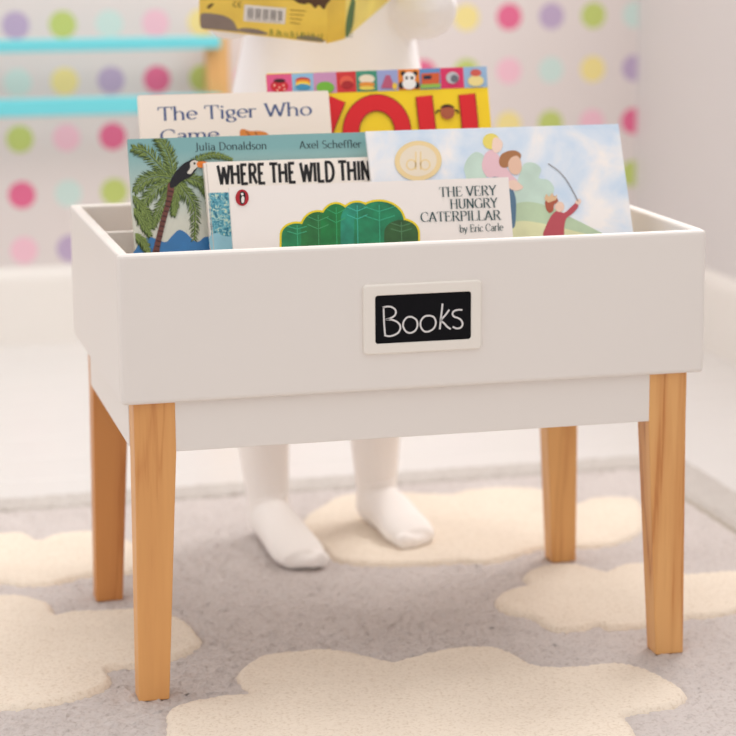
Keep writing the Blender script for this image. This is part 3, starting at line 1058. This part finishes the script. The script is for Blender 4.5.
# 6 -- yellow book with picture tabs
b6 = book('tall yellow picture book with big red letters and a row of picture tabs', 0.2205, 0.4816, 0.6209, 0.285, 17.53, 0.008, mat('sunny_yellow_cover', (255, 216, 16), 0.4), 0.0)
RED = (226, 34, 42)
tabs = [266, 291.5, 313, 336, 355.5, 376.5, 397.6, 419, 440, 463, 486.5]


def top(x):
    return 74.6 - (x - 267) * 8.2 / 219


def low(x):
    return 95.2 - (x - 267) * 8.0 / 219


tc_ = [(226, 92, 140), (146, 192, 226), (206, 150, 190), (216, 56, 58), (70, 150, 124), (160, 168, 214), (240, 138, 44), (104, 150, 204), (224, 52, 104), (156, 188, 222)]
for i in range(10):
    a, b_ = tabs[i], tabs[i + 1]
    b6.poly('picture_tab', [(a, top(a)), (b_, top(b_)), (b_ + 1, low(b_)), (a + 1.2, low(a))], tc_[i])


def ctr(i, dx=0, dy=0):
    x = (tabs[i] + tabs[i + 1]) / 2 + 0.6
    return x + dx, (top(x) + low(x)) / 2 + dy


def tov(nm, i, dx, dy, rx, ry, c):
    x, y = ctr(i, dx, dy)
    return b6.oval(nm, x, y, rx, ry, c, 0, 18)


tov('tab_picture', 0, 0, 2, 9, 6, (206, 40, 50))
tov('tab_picture', 0, 0, -3.5, 6, 2, (60, 24, 30))
for dx, dy in ((-5, 1), (0, 3), (4, 1), (-2, 6), (5, 5)):
    tov('tab_picture', 0, dx, dy, 1, 1, (246, 190, 170))
for k, c in enumerate(((198, 60, 60), (240, 150, 50), (246, 214, 70), (70, 150, 190))):
    tov('tab_picture', 1, 0, -3 + 2.2 * k, 7.5, 3.2, c)
tov('tab_picture', 2, 0, 5, 9, 6, (120, 186, 62))
tov('tab_picture', 3, 0, 0, 7, 6, (232, 96, 74))
tov('tab_picture', 3, 1, 3, 6, 4, (176, 40, 44))
tov('tab_picture', 4, 0, -2, 8, 4.5, (240, 226, 200))
tov('tab_picture', 4, 0, 3.5, 8, 2.6, (232, 148, 58))
tov('tab_picture', 4, 0, 7, 8, 2, (236, 208, 90))
x, y = ctr(5)
b6.poly('tab_picture', [(x - 2, y - 5), (x + 2, y - 5), (x + 7, y + 8), (x - 7, y + 8)], (190, 92, 122))
tov('tab_picture', 5, 7, 6, 2.5, 3.5, (240, 200, 70))
for dx in (-6, 6):
    tov('tab_picture', 6, dx, -6, 2.4, 2.4, (26, 24, 28))
    tov('tab_picture', 6, dx * 1.3, 6, 2.6, 3.6, (26, 24, 28))
tov('tab_picture', 6, 0, 4.5, 7, 5.5, (244, 240, 236))
tov('tab_picture', 6, 0, -2, 6.2, 5.4, (248, 244, 240))
for dx in (-2.6, 2.6):
    tov('tab_picture', 6, dx, -1.4, 1.4, 1.8, (26, 24, 28))
x, y = ctr(7)
b6.poly('tab_picture', [(x - 9, y - 5), (x + 9, y - 6), (x + 9, y + 5), (x - 9, y + 6)], (216, 96, 52))
b6.poly('tab_picture', [(x - 7, y - 3), (x + 1, y - 3.4), (x + 1, y + 0.6), (x - 7, y + 1)], (40, 46, 66))
b6.poly('tab_picture', [(x - 10, y + 6), (x + 10, y + 5), (x + 10, y + 9), (x - 10, y + 10)], (150, 190, 80))
tov('tab_picture', 8, 0, 0, 6.5, 6, (196, 196, 200))
tov('tab_picture', 8, 2, 1, 4, 4, (110, 112, 120))
tov('tab_picture', 9, 0, 4, 8, 5.5, (242, 222, 150))
tov('tab_picture', 9, 0, -4, 5.5, 3.6, (214, 96, 84))
OUT = (120, 30, 24)


def heavy(strokes):
    b6.lines('title_outline', strokes, 17.2, OUT)
    b6.lines('title_lettering', strokes, 15.6, RED)


heavy([[(299, 99.5), (306, 115), (314, 135), (319.5, 148)], [(337.5, 99.5), (331, 115), (324.5, 132), (319.5, 148), (320, 175)]])
heavy([arc(376.5, 132, 26.0, 29.0, 0, 360, 40)])
heavy([[(423.5, 96.3), (426, 120), (428.5, 142)] + [(430, 154), (437, 162), (448, 165), (460, 162), (467, 153)] + [(470.5, 141), (469, 120), (466.4, 94.5)]])
b6.oval('painted_round_face', 447, 112.5, 7.2, 7.2, (178, 92, 62), 0)
b6.blob('painted_dark_hair', [(440, 109), (442, 106), (447, 104.6), (452, 106), (454, 109), (450, 107.6), (444, 107.8)], (40, 26, 24))
b6.lines('painted_dark_hair', [[(440, 111), (437, 111), (435.5, 114)], [(454, 111), (457, 111), (458, 114)]], 1.8, (40, 26, 24))


# ------------------------------------------------------------------ shelf behind
sh = thing('wall_rack', 'wooden rack with two turquoise rails standing against the dotted wall', 'rack', (0, 0, FZ))
turq = mat('turquoise_paint', (112, 212, 222), 0.4)
oak = pine('shelf_wood', (226, 176, 112), (206, 150, 88), 9, 0.8)


box('rail', -1.0, 0.470, 2.004, 2.030, 0.5560 - FZ, 0.5790 - FZ, turq, sh, 0.003, 2)
box('rail', -1.0, 0.470, 2.004, 2.030, 0.4370 - FZ, 0.4690 - FZ, turq, sh, 0.003, 2)
for x0 in (0.4480, -1.0405):
    box('end_post', x0, x0 + 0.042, 2.030, 2.066, 0, 0.590, oak, sh, 0.002, 2)
    box('foot', x0 + 0.004, x0 + 0.038, 1.90, 2.0295, 0, 0.032, oak, sh, 0.002, 2)


# ------------------------------------------------------------------ child
def loft(bm, secs, seg=16):
    """closed tube through sections (centre, rx, ry[, side vector]); rounded ends"""
    C = [Vector(s_[0]) for s_ in secs]
    n = len(C)
    T = []
    for i in range(n):
        t = C[min(i + 1, n - 1)] - C[max(i - 1, 0)]
        T.append(t.normalized())
    side = secs[0][3] if len(secs[0]) > 3 else None
    s0 = Vector(side) if side is not None else (Vector((1, 0, 0)) if abs(T[0].x) < 0.9 else Vector((0, 1, 0)))
    rings = []
    S = s0
    for i in range(n):
        if len(secs[i]) > 3:
            S = Vector(secs[i][3])
        S = (S - T[i] * S.dot(T[i])).normalized()
        U = T[i].cross(S)
        rings.append([bm.verts.new(C[i] + S * (secs[i][1] * math.cos(2 * math.pi * k / seg)) + U * (secs[i][2] * math.sin(2 * math.pi * k / seg))) for k in range(seg)])
    for a, b_ in zip(rings[:-1], rings[1:]):
        for k in range(seg):
            bm.faces.new((a[k], a[(k + 1) % seg], b_[(k + 1) % seg], b_[k]))
    for r, c, t, s_, sg in ((rings[0], C[0], T[0], secs[0], -1), (rings[-1], C[-1], T[-1], secs[-1], 1)):
        tip = bm.verts.new(c + t * sg * min(s_[1], s_[2]) * 0.55)
        for k in range(seg):
            bm.faces.new((r[k], r[(k + 1) % seg], tip))


def ball(bm, c, rx, ry, rz):
    r = bmesh.ops.create_icosphere(bm, subdivisions=3, radius=1.0)
    for v in r['verts']:
        v.co = Vector((c[0] + v.co.x * rx, c[1] + v.co.y * ry, c[2] + v.co.z * rz))


def skin_obj(name, bm, material, parent, voxel, it=6, fac=0.5):
    o = bm_obj(name, bm, material, parent, smooth=True)
    r = o.modifiers.new('join', 'REMESH')
    r.mode = 'VOXEL'
    r.voxel_size = voxel
    r.use_smooth_shade = True
    s_ = o.modifiers.new('soften', 'SMOOTH')
    s_.iterations = it
    s_.factor = fac
    return o


CX, CY = 0.355, 0.575
child = thing('person', 'small child in white tunic and cream tights standing behind the table', 'person', (CX, CY, 0))
OFF = Vector((-CX, -CY, 0))


def R(p):
    return tuple(Vector(p) + OFF)


def S(p, rx, ry, side=None):
    return (R(p), rx, ry) if side is None else (R(p), rx, ry, side)


ELB_R = at_depth(424, 12, 0.515)     # elbow on the right of the picture
ELB_L = at_depth(235, 11, 0.515)
SH_R, SH_L = Vector((0.448, 0.590, 0.800)), Vector((0.262, 0.590, 0.800))
WR_R, WR_L = Vector((0.453, 0.522, 0.730)), Vector((0.2100, 0.5110, 0.765))

LEGS = {
    'l': dict(hip=(0.305, 0.585, 0.44), knee=(0.264, 0.588, 0.245), calf=(0.2600, 0.600, 0.165), ank=(0.2650, 0.588, 0.040), heel=(0.2640, 0.598, 0.022), mid=(0.269, 0.532, 0.0235), ball=(0.275, 0.468, 0.0165), toe=(0.279, 0.434, 0.0115)),
    'r': dict(hip=(0.405, 0.590, 0.44), knee=(0.413, 0.596, 0.245), calf=(0.4130, 0.604, 0.165), ank=(0.4160, 0.608, 0.044), heel=(0.4110, 0.620, 0.024), mid=(0.426, 0.565, 0.0250), ball=(0.432, 0.515, 0.0180), toe=(0.437, 0.488, 0.0125)),
}


def legs(bm, g, tall):
    for k, q in LEGS.items():
        side = Vector((1, 0, 0))
        fdir = (Vector(q['toe']) - Vector(q['heel']))
        fdir.z = 0
        fdir.normalize()
        fs = Vector((-fdir.y, fdir.x, 0))
        if fs.x < 0:
            fs = -fs
        a, h = Vector(q['ank']), Vector(q['heel'])
        if tall:
            loft(bm, [S(q['hip'], .062 + g, .066 + g), S((Vector(q['hip']) * .5 + Vector(q['knee']) * .5), .050 + g, .053 + g), S(q['knee'], .037 + g, .039 + g), S(q['calf'], .0345 + g, .037 + g),
                      S(Vector(q['calf']) * .45 + a * .55, .0285 + g, .030 + g), S(a + Vector((0, 0, .012)), .0245 + g, .026 + g), S(a - Vector((0, 0, .012)), .0245 + g, .028 + g), S(a - Vector((0, 0, .026)), .024 + g, .026 + g)], 20)
        # foot: heel, instep, ball, toes
        tz = Vector((0, 0, 1))
        m_, b_, t = Vector(q['mid']), Vector(q['ball']), Vector(q['toe'])
        loft(bm, [S(h + Vector((0, 0, .003)), .021 + g, .020 + g, fs), S(h * .5 + m_ * .5 + Vector((0, 0, .006)), .0235 + g, .029 + g, fs), S(m_ + Vector((0, 0, .002)), .0265 + g, .0255 + g, fs),
                  S(b_, .0315 + g, .0175 + g, fs), S(b_ * .45 + t * .55, .0305 + g, .0140 + g, fs), S(t, .0255 + g, .0108 + g, fs)], 20)
        ball(bm, R(a * .6 + m_ * .4 + Vector((0, 0, .000))), .022 + g, .026 + g, .021 + g)
        # toes, big toe on the inner side
        inner = 1 if k == 'l' else -1
        for j, (off, fw_, r_) in enumerate(((.0195, .012, .0098), (.0075, .013, .0078), (-.003, .009, .0073), (-.0125, .004, .0068), (-.0205, -.003, .0064))):
            c = t + fs * (off * inner) + fdir * fw_
            loft(bm, [S(c - fdir * .016, r_, r_ * .95, fs), S(Vector((c.x, c.y, r_ + 0.003)), r_ + g * .6, r_ * .95 + g * .5, fs)], 10)


def hand(bm, wrist, palm_dir, out_dir, thumb_dir, grip):
    """palm, four bent fingers of unequal length and a thumb from the side of the palm"""
    pd, od, td = Vector(palm_dir).normalized(), Vector(out_dir).normalized(), Vector(thumb_dir).normalized()
    w = Vector(wrist)
    loft(bm, [S(w, .0165, .0135, td), S(w + pd * .018, .021, .0115, td), S(w + pd * .042, .0235, .0105, td)], 14)
    for j, (o_, l_) in enumerate(((.0165, .034), (.0057, .038), (-.0055, .035), (-.0162, .028))):
        base = w + pd * .042 + td * o_
        p1 = base + pd * l_ * .45 + od * l_ * .12 * grip
        p2 = p1 + pd * l_ * .22 + od * l_ * .32 * grip
        p3 = p2 + pd * l_ * .02 + od * l_ * .34 * grip
        loft(bm, [S(base - pd * .008, .0062, .0060), S(p1, .0058, .0056), S(p2, .0054, .0052), S(p3, .0046, .0044)], 10)
    tb_ = w + pd * .014 + td * .017
    loft(bm, [S(tb_ - td * .006, .0085, .0075), S(tb_ + td * .014 + pd * .012 + od * .006 * grip, .0072, .0066), S(tb_ + td * .020 + pd * .030 + od * .012 * grip, .0054, .005)], 10)


HEAD = Vector((0.356, 0.555, 0.955))
skin = mat('child_skin', (236, 190, 164), 0.5, sss=0.08)
bm = bmesh.new()
loft(bm, [S((0.355, .592, .42), .082, .062), S((0.355, .588, .50), .080, .060), S((0.355, .585, .60), .078, .056), S((0.355, .586, .70), .084, .056), S((0.355, .590, .785), .080, .048), S((.355, .590, .815), .045, .036)], 24)
loft(bm, [S((.355, .588, .80), .031, .031), S((.356, .578, .87), .029, .030), S((.356, .566, .90), .03, .034)], 16)
ball(bm, R(HEAD), .071, .081, .086)
ball(bm, R(HEAD + Vector((0, -.034, -.048))), .044, .038, .036)
for s_ in (-1, 1):
    ball(bm, R(HEAD + Vector((s_ * .034, -.046, -.030))), .024, .022, .022)
    ball(bm, R(HEAD + Vector((s_ * .073, .006, -.012))), .008, .014, .020)
loft(bm, [S(HEAD + Vector((0, -.072, .004)), .007, .007), S(HEAD + Vector((0, -.085, -.020)), .0105, .009)], 10)
legs(bm, 0.0, True)
for sh_, el, wr in ((SH_R, ELB_R, WR_R), (SH_L, ELB_L, WR_L)):
    loft(bm, [S((sh_ + Vector((.355, .59, .79))) / 2, .040, .040), S(sh_, .033, .033), S((sh_ + el) / 2, .027, .028), S(el, .023, .024)], 16)
    loft(bm, [S(el, .023, .024), S((el + wr) / 2, .022, .022), S(wr, .0165, .015)], 16)
hand(bm, WR_R, (-0.02, -0.55, .45), (-.8, -.4, .1), (-.25, .35, .55), 1.0)
hand(bm, WR_L, (0.05, -0.55, .40), (.75, -.45, .1), (.25, .35, .55), 1.0)
skin_obj('body', bm, skin, child, 0.0036, 3)
# face
for s_ in (-1, 1):
    e_c = HEAD + Vector((s_ * .030, -.0700, .004))
    bm = bmesh.new()
    ball(bm, R(e_c), .0125, .0085, .0095)
    eye = bm_obj('eye', bm, mat('eye_white', (240, 236, 232), 0.2), child, True)
    bm = bmesh.new()
    ball(bm, R(e_c + Vector((0, -.0052, -.0042))), .0062, .0032, .0056)
    bm_obj('iris', bm, mat('eye_brown', (70, 46, 32), 0.2), eye, True)
    bm = bmesh.new()
    ball(bm, R(e_c + Vector((0, .0012, .0042))), .0140, .0102, .0074)
    bm_obj('eyelid', bm, skin, child, True)
    bm = bmesh.new()
    loft(bm, [S(HEAD + Vector((s_ * .016, -.0775, .022)), .002, .0025), S(HEAD + Vector((s_ * .030, -.0755, .027)), .002, .003), S(HEAD + Vector((s_ * .043, -.0665, .022)), .002, .002)], 8)
    bm_obj('eyebrow', bm, mat('brow_brown', (122, 84, 56), 0.8), child, True)
bm = bmesh.new()
loft(bm, [S(HEAD + Vector((-.020, -.0690, -.046)), .003, .002), S(HEAD + Vector((-.008, -.0745, -.0475)), .004, .004), S(HEAD + Vector((.008, -.0745, -.0475)), .004, .004), S(HEAD + Vector((.020, -.0690, -.046)), .003, .002)], 10)
bm_obj('lips', bm, mat('lip_pink', (206, 120, 116), 0.4), child, True)
bm = bmesh.new()
ball(bm, R(HEAD + Vector((0, .016, .016))), .081, .085, .086)
ball(bm, R(HEAD + Vector((0, .045, -.04))), .072, .050, .060)
for s_ in (-1, 1):
    loft(bm, [S(HEAD + Vector((s_ * .066, .004, .04)), .02, .03), S(HEAD + Vector((s_ * .079, .020, -.02)), .014, .034), S(HEAD + Vector((s_ * .072, .026, -.075)), .012, .028)], 12)
for i in range(5):
    x = -.045 + .0225 * i
    loft(bm, [S(HEAD + Vector((x * .8, -.03, .082)), .014, .012), S(HEAD + Vector((x, -.067, .062)), .013, .008), S(HEAD + Vector((x * 1.1, -.078 + abs(x) * .25, .040)), .010, .005)], 10)
skin_obj('hair', bm, mat('hair_brown', (112, 76, 48), 0.55, bump=(90, 0.6, 0.006)), child, 0.005, 4)

# tights
bm = bmesh.new()
legs(bm, 0.0028, True)
loft(bm, [S((0.355, .590, .40), .086, .068), S((0.355, .590, .47), .086, .066)], 24)
tights = skin_obj('tights', bm, mat('cream_knit', (254, 249, 245), 0.85, bump=(420, 0.25, 0.001), sheen=0.2), child, 0.0032, 4)
for q, zs in ((LEGS['l'], (.046, .055)), (LEGS['r'], (.050, .060))):
    a = Vector(q['ank'])
    bm = bmesh.new()
    for j, z in enumerate(zs):
        pts = []
        for i in range(9):
            t = math.radians(200 + 140 * i / 8)
            k = math.sin(math.pi * i / 8)
            pts.append(((a.x + .0262 * math.cos(t), a.y - .002 + .0262 * math.sin(t) * 1.06, z + .004 * math.cos(t) + .003 * j), .0006 + .0022 * k, .0006 + .0022 * k))
        loft(bm, [S(p, r1, r2) for p, r1, r2 in pts], 8)
    skin_obj('ankle_folds', bm, MATS['cream_knit'], tights, 0.0014, 3)

# tunic with sleeves
knit = mat('white_knit', (252, 249, 250), 0.85, bump=(14, 0.35, 0.012), sheen=0.2)
bm = bmesh.new()
secs = [(.400, .152, .112), (.46, .146, .106), (.53, .134, .096), (.58, .1235, .089), (.63, .113, .080), (.68, .104, .072), (.74, .101, .068), (.79, .094, .060), (.825, .056, .045)]
seg = 72
rings = []
for j, (z, rx, ry) in enumerate(secs):
    amp = max(0.0, (.70 - z)) * 0.030
    ring = []
    for k in range(seg):
        t = 2 * math.pi * k / seg
        f = 1 + amp * (math.sin(9 * t + 0.6) * 1.1 + 0.8 * math.sin(14 * t + 2 + z * 5)) * 3.0
        ring.append(bm.verts.new(R((0.3535 + rx * f * math.cos(t), .588 + ry * f * math.sin(t), z))))
    rings.append(ring)
for a, b_ in zip(rings[:-1], rings[1:]):
    for k in range(seg):
        bm.faces.new((a[k], a[(k + 1) % seg], b_[(k + 1) % seg], b_[k]))
bm.faces.new(rings[0])
bm.faces.new(rings[-1])
for sh_, el, wr in ((SH_R, ELB_R, WR_R), (SH_L, ELB_L, WR_L)):
    sg = 1 if sh_.x > .355 else -1
    dn = Vector((0, 0, -1))
    loft(bm, [S((sh_ + Vector((.355, .59, .79))) / 2, .047, .047), S(sh_, .042, .042), S((sh_ + el) / 2 + Vector((.004 * sg, 0, 0)), .039, .039), S(el + Vector((.002 * sg, .012, .008)), .042, .042), S(el + Vector((0, -.004, -.004)), .041, .041)], 20)
    loft(bm, [S(el + Vector((0, .004, .002)), .036, .036), S(el * .6 + wr * .4, .036, .034), S(el * .2 + wr * .8, .0275, .026), S(wr, .0225, .021)], 20)
skin_obj('tunic', bm, knit, child, 0.0045, 5)

# ------------------------------------------------------------------ the open board book in the child's hands
BLc = at_depth(199.5, 29, 0.470)
S1 = at_depth(327, 43.5, 0.405)
S2 = at_depth(345, 39, 0.410)
BRd = at_depth(391, -1, 0.505) - S2
aL = (BLc - S1)
lenL = aL.length
up_ax = BRd.normalized().cross(aL.normalized()).normalized()
if up_ax.z < 0:
    up_ax = -up_ax
hb = thing('board_book', 'open yellow board book with grey rocks and barcode held up by the child', 'book', tuple(S1))
HB = 0.19
yel = mat('ochre_cover', (246, 208, 92), 0.35, var=(16, 0.14))
ylw = mat('straw_cover', (246, 224, 110), 0.35, var=(22, 0.14))


def cover(name, org, ex, ln, mtl, thick=0.011):
    """board standing in the plane of ex and up_ax; x local along ex, z local up"""
    X = ex.normalized()
    Z = up_ax
    Y = Z.cross(X).normalized()
    if Y.dot(FWD) < 0:      # local +y points away from the viewer (into the pages)
        Y = -Y
    M4 = Matrix((X, Y, Z)).transposed().to_4x4()
    M4.translation = org
    bm = bmesh.new()
    rr = rrect(0, ln, 0, HB, 0.008, 4)
    a = [bm.verts.new((p[0], 0, p[1])) for p in rr]
    b_ = [bm.verts.new((p[0], 0.0025, p[1])) for p in rr]
    n = len(rr)
    bm.faces.new(a)
    bm.faces.new(b_)
    for i in range(n):
        bm.faces.new((a[i], a[(i + 1) % n], b_[(i + 1) % n], b_[i]))
    o = bm_obj(name, bm, mtl, hb)
    Ml = Matrix.Translation(-S1) @ M4
    o.matrix_local = Ml
    bm = bmesh.new()
    box_bm(bm, 0.001, ln - 0.001, 0.0026, thick, 0.001, HB - 0.001, 0.001, 1)
    pg = bm_obj('page_block', bm, mat('board_pages', (236, 226, 206), 0.7), hb)
    pg.matrix_local = Ml
    return o, M4


cl, ML = cover('back_cover', BLc, -aL, lenL, yel)
cr_, MR = cover('front_cover', S2, BRd, lenL, ylw)
sp_x = (S2 - S1)
bm = bmesh.new()
ny_ = Vector((-sp_x.y, sp_x.x, 0)).normalized()
if ny_.dot(FWD) < 0:
    ny_ = -ny_
q = [bm.verts.new(v) for v in (Vector((0, 0, 0)), sp_x, sp_x + ny_ * .003, ny_ * .003)]
q2 = [bm.verts.new(v.co + up_ax * HB) for v in q]
bm.faces.new(q)
bm.faces.new(q2)
for i in range(4):
    bm.faces.new((q[i], q[(i + 1) % 4], q2[(i + 1) % 4], q2[i]))
bm_obj('spine', bm, yel, hb)

pb = Print(cl, 0)
pb.setup(ML)
pb.blob('painted_rock', [(201, 27), (200.5, 15), (206, 13), (216, 14), (225, 16), (233, 21), (237, 28), (240, 31.5), (230, 31), (215, 29.5), (204, 28.5)], wash('rock_wash', (140, 124, 116), None))
pb.blob('painted_rock', [(238, 31), (242, 28), (252, 28.5), (260, 30), (268, 34), (255, 34)], wash('rock_wash', (140, 124, 116), None))
pb.blob('painted_rock', [(296, 38), (302, 35.5), (316, 36.5), (324, 40), (322, 42), (300, 39.5)], wash('rock_wash', (140, 124, 116), None))
pb.lines('painted_grass', [[(x, 36 + (x - 270) * .1), (x + random.uniform(-2, 2), 31 + (x - 270) * .1 - random.uniform(0, 3))] for x in range(270, 322, 3)], 1.0, (132, 140, 66))
pb.poly('barcode_panel', [(244.5, 4.5), (286, 8), (285, 24), (243.5, 21)], (236, 230, 226))
xs = [247 + 1.52 * i for i in range(24)]
pb.lines('barcode_bars', [[(x, 7.6 + (x - 247) * .085), (x - .4, 17.8 + (x - 247) * .085)] for i, x in enumerate(xs) if (i * 7) % 5 != 0 and i != 15], 0.8, (60, 50, 60))
pb.lines('barcode_digits', [[(x, 19.4 + (x - 247) * .085), (x + 1.0, 19.5 + (x - 247) * .085)] for x in [248 + 2.6 * i for i in range(13)]], 1.2, (90, 80, 84))
pb.lines('safety_mark', [arc(235.5, 4.0, 2.2, 2.4, 60, 300, 8), arc(240.5, 4.4, 2.2, 2.4, 60, 300, 8), [(238.5, 4.4), (240.3, 4.4)]], 0.7, (90, 64, 40))
pb.lines('small_print', [[(290, 9.8 + 4.2 * j), (306 - 2 * j, 11 + 4.2 * j)] for j in range(4)], 0.9, (176, 136, 60))
pb.blob('dark_brown_patch', [(292, -3), (297, 2), (304, 4), (310, 3), (315, 8), (319, 5), (324, 9), (327, 4), (331, -2), (322, -8), (300, -8)], (92, 66, 48))
pb.blob('dark_brown_patch', [(207, 7), (210, 4), (214, 3.4), (211, 7), (208.6, 8.6)], (110, 84, 52))
pf = Print(cr_, 0)
pf.setup(MR)
pf.blob('painted_fern', [(346, 38), (345.4, 28), (347, 16), (350, 4), (352.6, -4), (355, 2), (354, 12), (353, 22), (350, 32)], (78, 116, 58))
pf.lines('fern_leaflets', [[(348 + .28 * i, 36 - 3 * i), (352.5 + .3 * i, 37 - 3.4 * i)] for i in range(11)], 0.9, (50, 88, 44))
